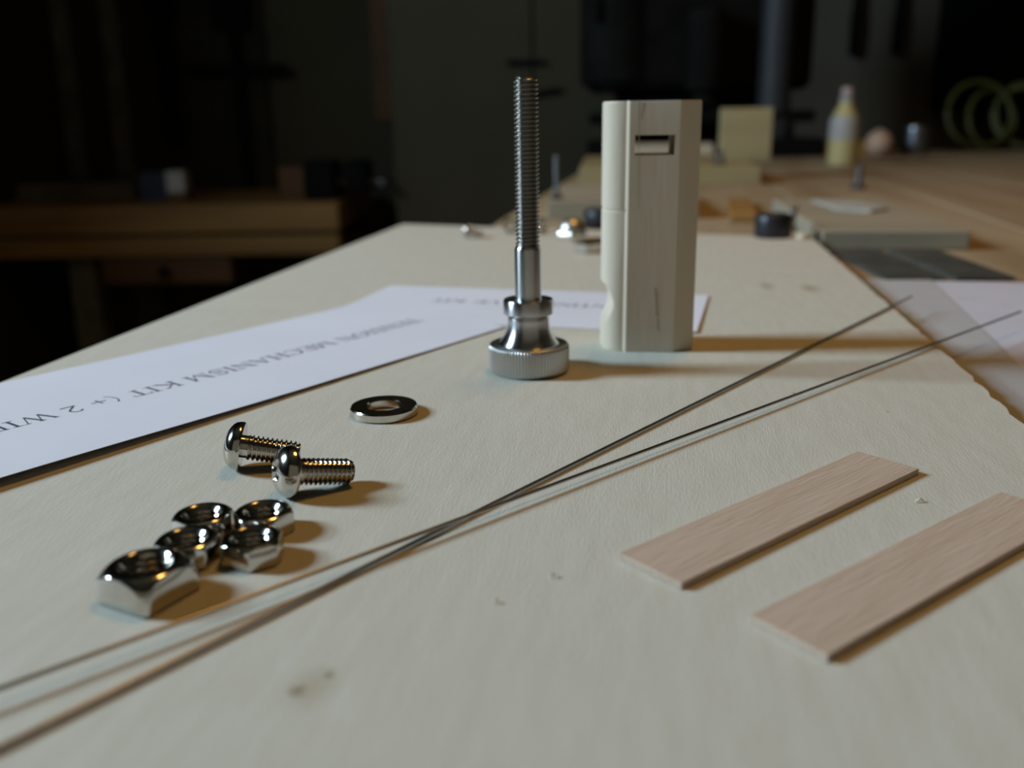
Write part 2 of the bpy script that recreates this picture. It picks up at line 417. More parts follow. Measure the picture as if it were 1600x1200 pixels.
def sheet(fz, s0, s1, w0, w1, ns, nw, th=0.11):
    mb = MB(); top = []; bot = []
    for i in range(ns + 1):
        for j in range(nw + 1):
            s = s0 + (s1 - s0) * i / ns; w_ = w0 + (w1 - w0) * j / nw
            p = fz(s, w_); top.append((p[0], p[1], p[2] + th)); bot.append(p)
    n = len(top); f = []
    for i in range(ns):
        for j in range(nw):
            a = i * (nw + 1) + j; b = a + nw + 1
            f.append((a, b, b + 1, a + 1)); f.append((n + a, n + a + 1, n + b + 1, n + b))
    rim = [i * (nw + 1) for i in range(ns + 1)] + [ns * (nw + 1) + j for j in range(1, nw + 1)] + [i * (nw + 1) + nw for i in range(ns - 1, -1, -1)] + [j for j in range(nw - 1, 0, -1)]
    for k in range(len(rim)):
        a, b = rim[k], rim[(k + 1) % len(rim)]
        f.append((a, b, n + b, n + a))
    return mb.add(top + bot, f)

# strip 1: lies diagonally over the left of the sheet, its far end curling up off the plywood
D1 = (0.590, 0.807); N1 = (-0.807, 0.590); O1 = (-1.7, 279.7)
def strip1(s, w_):
    z = 0.35 + 1.2 * sstep(25, 165, s) + 0.3 * math.sin(s * 0.045) * sstep(30, 90, s) * (1 - w_ / 90)
    z += 0.25 * sstep(26, 0, w_) * sstep(20, 70, s) * (0.6 + 0.4 * math.sin(s * 0.06 + 1))
    z = max(z, 0.18) if s > 6 else z
    return (O1[0] - D1[0] * s + N1[0] * w_, O1[1] - D1[1] * s + N1[1] * w_, z)
ps = empty('paper_strip', (0, 0, 0))
tag(ps, 'white paper strip printed TENSION MECHANISM KIT, curling off the plywood at left', 'paper')
sheet(strip1, 0, 262, 0, 67, 60, 12).build('paper', 'paper', ps, smooth=60)
def pl1(x, y):
    s, w_ = 7.0 + x, 33.0 - y
    p = strip1(s, w_); return (p[0], p[1], p[2] + 0.15)
set_text('TENSION MECHANISM KIT (+ 2 WIR', 5.42, pl1).build('printed_lettering', 'ink', ps, label='black serif capitals printed upside down to the viewer')
# strip 2: behind the thumbscrew and block
E2 = (0.965, -0.262); A2 = (-0.262, -0.965); O2 = (-47.3, 357.7)
def strip2(s, w_):
    z = 0.12 + 0.5 * sstep(108, 124, s) * (0.5 + 0.5 * w_ / 60)
    return (O2[0] + E2[0] * s + A2[0] * w_, O2[1] + E2[1] * s + A2[1] * w_, z)
ps2 = empty('paper_strip', (0, 0, 0))
tag(ps2, 'white paper strip lying behind the thumbscrew and standing wooden block', 'paper')
sheet(strip2, 0, 123, 0, 60.5, 30, 8).build('paper', 'paper', ps2, smooth=60)
mb = MB()
for (u0, t_) in ((39.3, 'KIT'), (52.6, 'VE'), (93.0, 'INTINE')):
    def pl2(x, y, u0=u0):
        p = strip2(u0 - x, 23.3 + y); return (p[0], p[1], p[2] + 0.15)
    q = set_text(t_, 5.0, pl2); mb.add(q.v, q.f)
mb.build('printed_lettering', 'ink', ps2, label='small black capitals, out of focus')
# sheet on the bench at the right
PR = math.radians(-15.5)
def strip3(s, w_):
    z = BT + 0.12 + 0.25 * math.sin(s * 0.03) ** 2
    cx, sx = math.cos(PR), math.sin(PR)
    return (157.5 + cx * s + sx * w_, 386.7 + sx * s - cx * w_, z)
ps3 = empty('paper_sheet', (157.5, 386.7, BT))
tag(ps3, 'white paper sheet on the bench, lower right of the plywood, under the wire ends', 'paper')
mb = sheet(strip3, 0, 135, 0, 180, 30, 30)
mb.v = [(x - 157.5, y - 386.7, z - BT) for x, y, z in mb.v]
mb.build('paper', 'paper2', ps3, smooth=60)
MT['pencil'] = mat('faint_pencil', (0.42, 0.43, 0.50), 0.7, var=(0.5, 0.51, 0.58), nscale=200)
for (x, y, st) in [(44, 92, [[(0, 0), (2, 4), (4, 0), (5, 0), (5, 4), (8, 3), (6, 1)]]), (41, 74, [[(0, 0), (1.5, 3), (3, 0), (3.5, 3)]]),
                   (24, 40, [[(0, 0), (2, 2), (5, 1), (7, 3)]]), (36, 52, [[(0, 0), (3, 2), (5, 0)]]), (62, 50, [[(0, 0), (2, 3), (4, 0), (5, 0), (5, 3)]])]:
    mb = MB()
    for pl_ in st:
        for q in stroke(pl_, 0.8):
            mb.add([(lambda p: (p[0] - 157.5, p[1] - 386.7, p[2] - BT + 0.15))(strip3(x + a, y - b)) for a, b in q], [(0, 1, 2, 3)])
    mb.build('pencil_mark', 'pencil', ps3)
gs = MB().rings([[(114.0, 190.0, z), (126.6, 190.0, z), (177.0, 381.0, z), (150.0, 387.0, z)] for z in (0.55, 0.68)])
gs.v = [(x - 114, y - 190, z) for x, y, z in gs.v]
gs = gs.build('grey_band', 'greyband', loc=(114, 190, BT))  # added flat strip for a grey band of unknown cause
tag(gs, 'greyish flat band lying between the plywood edge and the white sheet', 'paper')

# ------------------------------------------------------------------ thumbscrew standing on its knurled knob
ts = empty('thumbscrew', (4.5, 229.4, 0))
tag(ts, 'long chrome thumbscrew standing upright on its knurled knob', 'thumbscrew')
nk = 80
def knurl(a, k):
    if k in (2, 3, 4, 5): return 1 - 0.015 * (1 + math.cos(nk * a)) 
    return 1
prof = [(9.2, 0), (9.9, 0.15), (10.35, 0.65), (10.4, 1.0), (10.4, 6.3), (10.35, 6.65), (9.95, 7.15), (9.2, 7.3), (7.9, 7.3)]
MB().lathe(prof, n=nk * 8, rf=knurl).build('knob', 'knurl', ts, smooth=50, label='straight-knurled round knob')
cone = [(7.9, 7.25), (7.55, 7.55)]
for i in range(13):
    t = i / 12; cone.append((5.35 + 2.1 * (1 - t) ** 2.2, 7.7 + 5.6 * t))
cone += [(5.35, 13.9), (5.2, 14.5), (5.0, 14.6), (5.0, 15.0)]
MB().lathe(cone, n=64).build('tapered_neck', 'turned', ts, smooth=40)
MB().lathe([(5.0, 14.95), (6.1, 14.95), (6.4, 15.25), (6.4, 18.4), (6.15, 18.75), (5.6, 18.85), (3.4, 18.85)], n=64).build('collar', 'turned', ts, smooth=40)
MB().lathe([(3.6, 18.5), (3.4, 19.1), (3.35, 19.5), (3.35, 31.2), (3.25, 31.6), (2.9, 32.3), (2.5, 32.5)], n=48).build('shank', 'turned', ts, smooth=40)
thread_mesh(3.05, 0.52, 1.04, 32.0, 72.3, n=36, per=10).build('threaded_rod', 'thread', ts, smooth=60)

# ------------------------------------------------------------------ wooden block with a slot through it
wb = empty('wooden_block', (0, 0, 0))
tag(wb, 'tall pale wooden block standing on end with a rectangular slot near its top', 'wood block')
def section(z):
    """outline at height z (world mm); the left side is rounded, with a shallow notch low down"""
    notch = 0.0
    if 8.0 < z < 18.6:
        t = (z - 8.0) / 10.6; notch = 2.4 * math.sin(PI * t) ** 0.8
    pts = [(31.7, 246.55), (44.6, 245.3), (50.6, 248.4), (50.9, 258.2), (46.0, 262.6), (33.0, 264.6)]
    kerf = 0.25 if 38.3 < z < 38.9 else 0.0
    left = []
    for k in range(9):            # back left quarter
        a = math.radians(95 + (180 - 95) * k / 8)
        left.append((32.0 + 6.2 * math.cos(a), 259.0 + 5.4 * math.sin(a)))
    for k in range(11):           # front left quarter
        a = math.radians(180 + (266 - 180) * k / 10)
        left.append((31.35 + 5.55 * math.cos(a), 252.6 + 5.2 * math.sin(a)))
    left = [(max(x, 25.85 + notch) if notch else x + kerf, y) for x, y in left]
    left.append((31.38, 246.75))
    return [(x, y, z) for x, y in pts + left]
zs = [0, 0.3] + [4, 7.9] + [8 + 10.6 * i / 12 for i in range(13)] + [22, 38.2, 38.4, 38.8, 39.0, 52, 58.5, 66.2, 66.7]
loops = []
for z in zs:
    lp = section(z)
    if z in (0, 66.7):
        cx, cy = 38, 255; lp = [(cx + (x - cx) * 0.985, cy + (y - cy) * 0.985, z_) for x, y, z_ in lp]
    loops.append(lp)
body = MB().rings(loops).build('body', 'block', wb, smooth=16)
cut = MB().box(33.2, 43.6, 230, 280, 53.0, 58.1).build('cutter', 'block')
cut.rotation_euler = (0, 0, math.radians(-4)); cut.location = (-0.0172 * 1.0, 0.0029, TOP)
bo = body.modifiers.new('slot', 'BOOLEAN'); bo.operation = 'DIFFERENCE'; bo.object = cut; bo.solver = 'EXACT'
dg = bpy.context.evaluated_depsgraph_get()
me2 = bpy.data.meshes.new_from_object(body.evaluated_get(dg))
body.modifiers.clear(); body.data = me2
bpy.data.objects.remove(cut)
for p in me2.polygons: p.use_smooth = True
me2.set_sharp_from_angle(angle=math.radians(16))
# pencilled layout lines on the face
MT['bpencil'] = mat('brown_pencil', (0.40, 0.33, 0.22), 0.7, var=(0.5, 0.42, 0.3), nscale=500)
def face_y(x): return 246.5 + (x - 32.0) * (245.3 - 246.5) / 12.6 - 0.03
for (x0, z0, x1, z1, wd) in [(34.0, 66.4, 34.3, 38.8, 0.12), (35.2, 66.2, 34.6, 62.0, 0.22), (39.4, 18.0, 40.4, 6.0, 0.32)]:
    n = 8; mb = MB()
    for i in range(n):
        t0, t1 = i / n, (i + 1) / n
        xa, za = x0 + (x1 - x0) * t0, z0 + (z1 - z0) * t0; xb, zb = x0 + (x1 - x0) * t1, z0 + (z1 - z0) * t1
        wa, wb_ = wd * (1 - 0.5 * t0), wd * (1 - 0.5 * t1)
        mb.add([(xa - wa, face_y(xa - wa), za), (xa + wa, face_y(xa + wa), za), (xb + wb_, face_y(xb + wb_), zb), (xb - wb_, face_y(xb - wb_), zb)], [(0, 1, 2, 3)])
    mb.build('pencil_line', 'bpencil', wb)

# ------------------------------------------------------------------ washer
wa = MB().rings([[(r * math.cos(2 * PI * i / 64), r * math.sin(2 * PI * i / 64), z) for i in range(64)] for (r, z) in
                 [(3.95, 0.25), (4.15, 0.0), (7.2, 0.0), (7.5, 0.3), (7.5, 1.75), (7.25, 2.05), (4.2, 2.05), (3.95, 1.8), (3.95, 0.25)]], cap0=False, cap1=False).build('washer', 'steel', loc=(-28.6, 194.6, 0), smooth=35)
tag(wa, 'flat round steel washer lying between the screws and the thumbscrew', 'washer')

# ------------------------------------------------------------------ nuts
def nut_mesh(sides, af, h, bore, corner, rc, slope, r0, tp=0.8, bot=0.15):
    """nut as rings of one polar grid: bore with inner thread, countersink, face, conical chamfer, flats"""
    n = sides * 24
    def rout(a):
        st = 2 * PI / sides
        return min(af / 2 / math.cos((a - r0) % st - st / 2), corner)   # r0 is the angle of a corner
    L_ = []
    def ring(fr, fz): L_.append([(fr(2 * PI * i / n) * math.cos(2 * PI * i / n), fr(2 * PI * i / n) * math.sin(2 * PI * i / n), fz(2 * PI * i / n)) for i in range(n)])
    # inside, bottom to top
    rows = int(h / tp * 7)
    z_lo, z_hi = 0.5, h - 0.75
    ring(lambda a: bore + 0.45, lambda a: 0.0)
    for k in range(rows + 1):
        z = z_lo + (z_hi - z_lo) * k / rows
        def fr(a, z=z):
            ph = (z / tp - a / (2 * PI)) % 1.0
            return bore + 0.42 * abs(2 * ph - 1)
        ring(fr, lambda a, z=z: z)
    ring(lambda a: bore + 0.62, lambda a: h - 0.30)
    ring(lambda a: bore + 0.85, lambda a: h - 0.06)
    ring(lambda a: bore + 1.0, lambda a: h)
    def ztop(r): return h - slope * max(0, r - rc) ** 2
    ring(lambda a: rc * 0.97, lambda a: h)
    for t in (0.0, 0.16, 0.32, 0.48, 0.64, 0.80, 0.94, 1.0):
        def fr(a, t=t): return rc + (rout(a) - rc) * t if rout(a) > rc else rc * (0.97 + 0.03 * t)
        def fz(a, t=t, fr=fr):
            return ztop(fr(a)) - (0.10 if t == 1.0 else 0)
        if t == 1.0: ring(lambda a: rout(a), lambda a: ztop(rout(a)) - 0.16)
        else: ring(lambda a, t=t: rc + (rout(a) - 0.10 - rc) * t / 0.94, lambda a, t=t: ztop(rc + (rout(a) - 0.10 - rc) * t / 0.94))
    ring(rout, lambda a: bot)
    ring(lambda a: rout(a) - bot, lambda a: 0.0)
    L_.append(L_[0])
    mb = MB(); mb.rings(L_, cap0=False, cap1=False)
    return mb
sq = nut_mesh(4, 10.2, 5.1, 2.9, 6.75, 4.15, 0.29, math.radians(-28) - PI / 2 + PI / 4 - PI / 4 + PI / 4, tp=1.0, bot=0.35).build('square_nut', 'steel', loc=(-50.9, 114.3, 0), smooth=38)
tag(sq, 'large square steel nut, nearest of the nuts and in front of the four small ones', 'nut')
hexd = nut_mesh(6, 8.5, 3.8, 2.3, 4.78, 3.68, 0.46, 0.0)
hx = None
for (x, y, rot, lab) in [(-48.9, 124.9, -40, 'small hex nut directly behind the square nut, left of the front pair'),
                         (-39.2, 124.9, -84, 'small hex nut nearest the wires, right of the front pair'),
                         (-49.4, 133.8, -35, 'small hex nut at the back left of the four'),
                         (-40.0, 134.6, 0, 'small hex nut at the back right of the four, closest to the screws')]:
    if hx is None: hx = o = hexd.build('hex_nut', 'steel', smooth=38)
    else: o = hx.copy(); COL.objects.link(o)
    o.location = (x * MM, y * MM, TOP); o.rotation_euler = (0, 0, math.radians(rot))
    tag(o, lab, 'nut', 'four small hex nuts')

# ------------------------------------------------------------------ pan head machine screws
def make_screw(name, R=4.6, hh_=3.4, r=2.4, ln_=10.6, pit=0.86, mhead='steel', mthr='steel'):
    """axis along +z: head apex at z = -hh_, shank to z = ln_"""
    root = empty(name, (0, 0, 0))
    n = 64; loops = []
    def dome(q):       # q = radius / R
        return -hh_ + (hh_ - 0.75) * (1 - math.sqrt(max(0, 1 - q ** 2.3))) if q < 1 else -0.75
    for k in range(1, 25):
        q = k / 24
        lp = []
        for i in range(n):
            a = 2 * PI * i / n
            x, y = q * R * math.cos(a), q * R * math.sin(a)
            z = dome(q)
            # cross recess
            wx = min(abs(x), abs(y)); lx = max(abs(x), abs(y))
            dep = sstep(0.75, 0.30, wx) * sstep(2.3, 0.9, lx) * 1.5
            lp.append((x, y, z + dep))
        loops.append(lp)
    loops.append([(R * math.cos(2 * PI * i / n), R * math.sin(2 * PI * i / n), -0.25) for i in range(n)])
    loops.append([(R * 0.96 * math.cos(2 * PI * i / n), R * 0.96 * math.sin(2 * PI * i / n), 0) for i in range(n)])
    loops.append([(r * 0.8 * math.cos(2 * PI * i / n), r * 0.8 * math.sin(2 * PI * i / n), 0) for i in range(n)])
    MB().rings(loops).build('head', mhead, root, smooth=50)
    mb = thread_mesh(r, 0.46, pit, 1.1, ln_, n=32, per=10)
    mb.lathe([(r * 0.9, -0.05), (r * 0.9, 1.2)], n=32)
    mb.build('threaded_shank', mthr, root, smooth=60)
    return root
def lay_screw(o, x, y, az, R=4.6, r=2.4, ln_=10.6, spin=0.0):
    """rest the screw on its head's rim (touching at x, y) and its tip; az = direction of the tip"""
    t = math.asin((R - r) / ln_)
    ax = Vector((math.cos(az) * math.cos(t), math.sin(az) * math.cos(t), -math.sin(t)))
    o.rotation_mode = 'QUATERNION'
    q = ax.to_track_quat('Z', 'Y')
    from mathutils import Quaternion
    o.rotation_quaternion = q @ Quaternion((0, 0, 1), spin)
    o.location = (x * MM + math.sin(t) * 0 , y * MM, TOP + (R * math.cos(t)) * MM)
s2 = make_screw('pan_head_screw')
tag(s2, 'steel pan head screw in front, its cross-slotted head overlapping the screw behind', 'screw', 'pair of pan head screws')
s1 = copy_tree(s2)
tag(s1, 'steel pan head screw behind, its tip hidden by the nearer screw', 'screw', 'pair of pan head screws')
lay_screw(s2, -38.3, 148.9, math.radians(29), spin=0.35)
lay_screw(s1, -50.8, 162.2, math.radians(6), spin=0.9)

# ------------------------------------------------------------------ spring wires
def wire(name, a, b, lab, sag=0.0, e0=0.3, r=0.33):
    A, B = Vector(a), Vector(b); d = B - A; A = A - d * e0; pts = []
    for i in range(41):
        t = i / 40; p = A + (B - A) * t
        p.z += sag * math.sin(PI * t)
        pts.append(p)
    o = empty(name, (0, 0, 0))
    m_ = MB().tube(pts, r, n=12)
    o2 = m_.build(name, 'wire', smooth=60, loc=(0, 0, 0))
    bpy.data.objects.remove(o)
    tag(o2, lab, 'wire', 'two straight steel wires')
    return o2
wire('steel_wire', (-58.6, 90.2, 1.8), (163.8, 287.9, 0.6), 'straight steel wire reaching furthest right, lying over the other wire')
wire('steel_wire', (-54.3, 81.9, 0.45), (141.0, 316.8, 0.45), 'straight steel wire under the other, its far tip ending at the plywood edge')

# ------------------------------------------------------------------ thin wooden strips
def wstrip(x, y, ang, ln_, wd, th, lab):
    o = rbox('wooden_strip', 'strip', None, 0, ln_, 0, wd, 0, th, bevel=0.07, seg=1)
    o.location = (x * MM, y * MM, TOP); o.rotation_euler = (0, 0, ang)
    tag(o, lab, 'wood strip', 'two thin wooden strips')
wstrip(22.9, 113.2, math.radians(38.9), 64.5, 12.0, 1.15, 'thin pinkish wooden strip fully in view, nearer the wires')
wstrip(37.0, 95.2, math.radians(36.3), 64.5, 11.6, 1.15, 'thin pinkish wooden strip cut off by the right side of the picture')

# ------------------------------------------------------------------ wood crumbs
def chip(x, y, l, wd, rz, lab):
    mb = MB(); lo_ = []
    for i in range(7):
        t = i / 6; z = 0.05 + 0.5 * math.sin(PI * t) * 0.8; ww = wd * (0.4 + 0.6 * math.sin(PI * (0.15 + 0.7 * t)))
        xx = (t - 0.5) * l
        lo_.append([(xx, -ww, z), (xx, ww, z + 0.1), (xx, ww, z + 0.32), (xx, -ww, z + 0.2)])
    o = mb.rings(lo_).build('wood_crumb', 'block', loc=(x, y, 0), rot=(0, 0, rz), smooth=50)
    tag(o, lab, 'wood crumb', 'tiny wood crumbs')
chip(68.0, 141.5, 1.5, 0.22, 0.2, 'tiny curled wood crumb between the two wooden strips')
chip(5.5, 117.5, 0.9, 0.16, 1.1, 'tiny wood crumb left of the near end of the first wooden strip')
chip(-2.7, 110.6, 0.8, 0.13, 0.4, 'tiny wood crumb below the wires, left of the strips')

# ------------------------------------------------------------------ hardware lying on the far part of the plywood
s3 = copy_tree(s2)
tag(s3, 'small blurred pan head screw lying near the back edge of the plywood', 'screw')
lay_screw(s3, -22.5, 506.0, math.radians(-22), spin=0.2)
s3.scale = (0.8, 0.8, 0.8); s3.location.z = TOP + 3.7 * MM
for (x, y, rz, lab) in [(0.5, 522, 10, 'blurred hex nut behind the left side of the thumbscrew rod'), (16.5, 520, 40, 'blurred hex nut showing just right of the thumbscrew rod')]:
    o = hx.copy(); COL.objects.link(o); o.rotation_euler = (PI / 2, math.radians(0), math.radians(rz)); o.location = (x * MM, y * MM, TOP + 4.25 * MM)
    tag(o, lab, 'nut', 'blurred nuts at the back of the plywood')
# domed cap nut
cn = empty('dome_nut', (33.5, 492, 0), (0, 0, 0.4)); cn.scale = (1.1, 1.1, 1.1)
tag(cn, 'shiny domed cap nut left of the standing block, far back', 'nut')
lp = []
MB().lathe([(7.6, 0), (8.0, 0.4), (8.0, 3.0), (7.4, 4.0)], n=6).build('hex_base', 'steel', cn, bevel=0.3)
MB().lathe([(7.0, 3.8)] + [(6.6 * math.cos(a * PI / 24), 4 + 6.4 * math.sin(a * PI / 24)) for a in range(0, 12)], n=40).build('dome', 'dullsteel', cn, smooth=50)
# flat steel bar
fb = rbox('steel_bar', 'steel', None, -16, 16, -4.5, 4.5, 0, 5.0, bevel=0.6)
fb.location = (0.0463, 0.4490, TOP); fb.rotation_euler = (0, 0, math.radians(38))
tag(fb, 'short flat bright steel bar beside the standing block, far back', 'metal bar')
def black_knob(x, y, R, h, lab, z=0.0, rot=0.0):
    k = empty('black_knob', (x, y, z), (0, 0, rot))
    tag(k, lab, 'knob', 'black plastic knobs')
    MB().lathe([(R - 0.6, 0), (R, 0.5), (R, h - 1.2), (R - 0.8, h - 0.3), (R - 1.6, h), (R * 0.5, h)], n=72,
               rf=lambda a, k_: (1 - 0.018 * (1 + math.cos(24 * a))) if k_ in (1, 2) else 1).build('body', 'black', k, smooth=40)
    MB().lathe([(R * 0.42, h - 0.4), (R * 0.42, h + 0.15), (R * 0.25, h + 0.2)], n=24).build('insert', 'darkmetal', k, smooth=40)
    return k
black_knob(54.5, 545, 10.5, 10.5, 'black plastic knob just left of the standing block, far back')
black_knob(139.5, 488, 9.6, 12.2, 'black plastic knob at the back right corner of the plywood')
s4 = copy_tree(s2)
tag(s4, 'dark screw standing on its head behind the right black knob', 'screw')
s4.rotation_mode = 'XYZ'; s4.rotation_euler = (math.radians(3), math.radians(8), 0); s4.location = (0.1540, 0.505, TOP + 3.9 * MM); s4.scale = (0.9, 0.9, 1.1)
pc = MB().lathe([(2.6, 0), (3.2, 0.4), (3.2, 2.0), (2.4, 2.8), (1.0, 3.0)], n=24).build('wooden_button', 'block', loc=(158.5 - 6, 478.5, 0), smooth=40)
tag(pc, 'tiny pale wooden button beside the right black knob', 'button')

# ------------------------------------------------------------------ things on the bench beyond the plywood
def benchthing(name, x, y, h=0.0, rz=0.0):
    o = empty(name, (x * BS, y * BS, BT + h * BS), (0, 0, rz)); o.scale = (BS, BS, BS); return o
def board(name, m, x, y, rz, lx, ly, h, lab, cat='board', z=None, group=None, bevel=1.0):
    if z is None: x, y, lx, ly, h, z = x * BS, y * BS, lx * BS, ly * BS, h * BS, BT
    o = rbox(name, m, None, 0, lx, 0, ly, 0, h, bevel=bevel)
    o.location = (x * MM, y * MM, TOP + z * MM); o.rotation_euler = (0, 0, math.radians(rz))
    return tag(o, lab, cat, group)
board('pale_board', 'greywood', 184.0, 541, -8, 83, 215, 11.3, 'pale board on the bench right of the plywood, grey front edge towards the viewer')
board('dark_plate', 'slate', 178.5, 432.5, -3.5, 29, 101, 2.0, 'dark slate-like plate between the plywood and its twin', 'plate', group='two dark plates')
board('dark_plate', 'slate', 211.5, 430.5, -3.5, 28, 98, 2.0, 'dark slate-like plate further right, past the narrow gap', 'plate', group='two dark plates')
# white offcut on the pale board
o = MB().prism([(0, 0), (14, -18), (30, -4), (28, 50), (4, 62)], 0, 1.5).build('paper_scrap', 'scrap', loc=(232 * BS, 655 * BS, BT + 11.4 * BS))
tag(o, 'crumpled white paper scrap lying on the pale board', 'paper')
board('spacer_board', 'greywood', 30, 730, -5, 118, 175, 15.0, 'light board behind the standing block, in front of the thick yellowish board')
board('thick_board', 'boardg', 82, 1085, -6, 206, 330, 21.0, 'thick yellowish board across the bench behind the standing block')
ub = rbox('upright_block', 'boardg', None, -31, 31, -10, 10, 0, 64, bevel=1.2)
ub.scale = (BS, BS, BS); ub.location = (0.2930 * BS, 1.170 * BS, TOP + (BT + 21 * BS) * MM); ub.rotation_euler = (0, 0, math.radians(-8))
tag(ub, 'square yellowish wood block standing upright on the thick board', 'wood block')
# vertical bolt at the left end of the boards
def hang_bolt(x, y, z, h, lab, r=2.2):
    k = benchthing('standing_bolt', x, y, z); tag(k, lab, 'bolt', 'bolts standing on their heads on the bench')
    MB().lathe([(r * 1.9, 0), (r * 2.1, 0.6), (r * 2.1, 3), (r * 1.8, 4)], n=6).build('head', 'darkmetal', k, bevel=0.2)
    thread_mesh(r, 0.4, 1.2, 3.8, h, n=16, per=6).build('threaded_shank', 'darkmetal', k, smooth=60)
hang_bolt(38, 742, 15, 34, 'grey bolt standing at the left end of the light board')
hang_bolt(366, 977, 0, 24, 'bluish grey bolt standing on the open bench beyond the pale board', r=4)
hang_bolt(250, 1110, 21, 16, 'short dark bolt standing in front of the upright block', r=4)
board('brown_offcut', 'brown', 590, 1760, -8, 120, 60, 26, 'low brown timber offcut at the back of the bench, left of the bottle', 'offcut')
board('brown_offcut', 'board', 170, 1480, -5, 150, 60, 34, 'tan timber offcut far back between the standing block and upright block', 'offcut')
board('shade_strip', 'brown', 165, 690, -12, 20, 150, 6, 'narrow orange-brown strip as warm shade on the bench between the two pale boards', 'lath')  # added brown strip standing in for the warm shade on the bare bench
# glue bottle
gb = benchthing('glue_bottle', 512, 1442, 0, 0.3)
tag(gb, 'pale plastic glue bottle with pinkish nozzle cap at the back of the bench', 'bottle')
MB().lathe([(20, 0), (22, 2), (22, 55), (21.5, 64), (17, 76), (11.5, 86), (9.5, 92), (9.5, 95)], n=48).build('body', 'glue', gb, smooth=40)
MB().lathe([(22.3, 38), (22.3, 58), (21.9, 66), (19, 72)], n=48).build('label', 'gluel', gb, smooth=40)
MB().lathe([(10, 94), (10.6, 95), (10.6, 99), (6.5, 102), (6.0, 104)], n=32).build('collar', 'gluel', gb, smooth=40)
MB().lathe([(5.5, 103), (8.5, 104.5), (9.0, 110), (7.5, 113), (4, 114)], n=32).build('nozzle_cap', 'pinkcap', gb, smooth=40)
# ball
bl = benchthing('wooden_ball', 665, 1692); tag(bl, 'small pinkish wooden ball right of the glue bottle', 'ball')
MB().lathe([(23.5 * math.sin(max(0.06, k * PI / 24)), 23.5 - 23.5 * math.cos(k * PI / 24)) for k in range(0, 24)] + [(1.5, 46.8)], n=40).build('body', 'ball', bl, smooth=60)
MB().lathe([(5, 45.5), (5.6, 46.4), (5.0, 47.6), (2, 48)], n=24).build('plug', 'pinkcap', bl, smooth=40)
# tin
tn = benchthing('small_tin', 760, 1760); tag(tn, 'dim bluish tin standing between the wooden ball and the cable coil', 'tin')
MB().lathe([(24, 0), (25, 1), (25, 46), (24, 47)], n=40).build('body', 'darkmetal', tn, smooth=40)
MB().lathe([(25.8, 44), (25.8, 50), (24.8, 51.5), (10, 51.5)], n=40).build('lid', 'darkmetal', tn, smooth=40)
# cable coil leaning at the end of the bench
cc = benchthing('cable_coil', 925, 1850); tag(cc, 'yellow-green cable coiled in loose loops at the far right end of the bench', 'cable')
for (cx, cz, R, tw, yo) in [(-8, 66, 62, 0.0, 0), (22, 58, 54, 0.25, 9), (84, 60, 56, -0.5, 4), (96, 64, 60, -0.2, 14)]:
    pts = []
    for i in range(49):
        a = 2 * PI * i / 48
        x = R * math.cos(a) * math.cos(tw); y = yo + R * math.cos(a) * math.sin(tw) + 4 * math.sin(a) + 0.22 * R * math.sin(a)
        pts.append((cx + x, y, cz + 4 + R * math.sin(a) * 0.98))
    MB().tube(pts, 5.0, n=10).build('loop', 'hose', cc, smooth=60)
# bench drill press: the black machine behind the block
dp = benchthing('drill_press', 372, 1800, 0, 0.12)
tag(dp, 'large black bench drill press standing at the back of the workbench', 'machine')
rbox('base', 'iron', dp, -205, 205, -90, 110, 0, 34, bevel=8)
MB().lathe([(38, 30), (40, 34), (40, 60), (30, 70), (30, 640), (28, 642)], n=40, c=(118, -40, 0)).build('column', 'darkiron', dp, smooth=40)
rbox('work_table', 'iron', dp, -200, 190, -70, 110, 62, 84, bevel=5)
rbox('table_bracket', 'iron', dp, -150, 170, 20, 110, 30, 150, bevel=10)
rbox('head_casting', 'iron', dp, -205, 205, -20, 130, 120, 430, bevel=20)
MB().lathe([(30, 118), (34, 122), (34, 252), (30, 258)], n=32, c=(-20, -50, 0)).build('quill', 'iron', dp, smooth=40)
MB().lathe([(6, 88), (14, 94), (22, 98), (22, 112), (18, 120)], n=32, c=(-20, -50, 0)).build('chuck', 'iron', dp, smooth=40)
MB().lathe([(60, 130), (70, 140), (70, 420), (60, 430)], n=40, c=(-160, 40, 0)).build('motor', 'iron', dp, smooth=40)
rbox('belt_cover', 'iron', dp, -215, 215, -70, 130, 430, 520, bevel=18)
for k in range(3):
    a = k * 2 * PI / 3 + 0.3
    MB().tube([(-206, -10, 330), (-214 + 8 * math.cos(a), -10 + 70 * math.cos(a), 330 + 90 * math.sin(a))], 6, n=12).build('feed_handle', 'iron', dp, smooth=50)

# ------------------------------------------------------------------ far side of the workshop
fbn = empty('far_workbench', (-1180, 2000, -900))
tag(fbn, 'dim brown timber workbench standing against the back wall at left', 'workbench')
rbox('top', 'brown', fbn, 0, 812, 0, 480, 732, 793, bevel=5)
rbox('front_rail', 'brown', fbn, 0, 806, 20, 70, 680, 726, bevel=4)
dw = rbox('drawer', 'redbrown', fbn, 270, 560, 30, 400, 618, 678, bevel=4)
MB().lathe([(6, 0), (6, 10), (12, 14), (12, 20), (8, 23)], n=20).build('knob', 'iron', dw, smooth=40).matrix_basis = Matrix.Translation((0.415, 0.030, 0.648)) @ Matrix.Rotation(PI / 2, 4, 'X')
for (x, y) in ((190, 40), (740, 40), (190, 400), (740, 400)):
    rbox('leg', 'dimpale', fbn, x, x + 60, y, y + 60, 0, 680, bevel=4)
rbox('stretcher', 'redbrown', fbn, 250, 740, 55, 80, 180, 240, bevel=4)
bz = -107
def onfar(name, m, x, y, lx, ly, h, rz, lab, cat): return board(name, m, x, y, rz, lx, ly, h, lab, cat, z=bz, bevel=2.5)
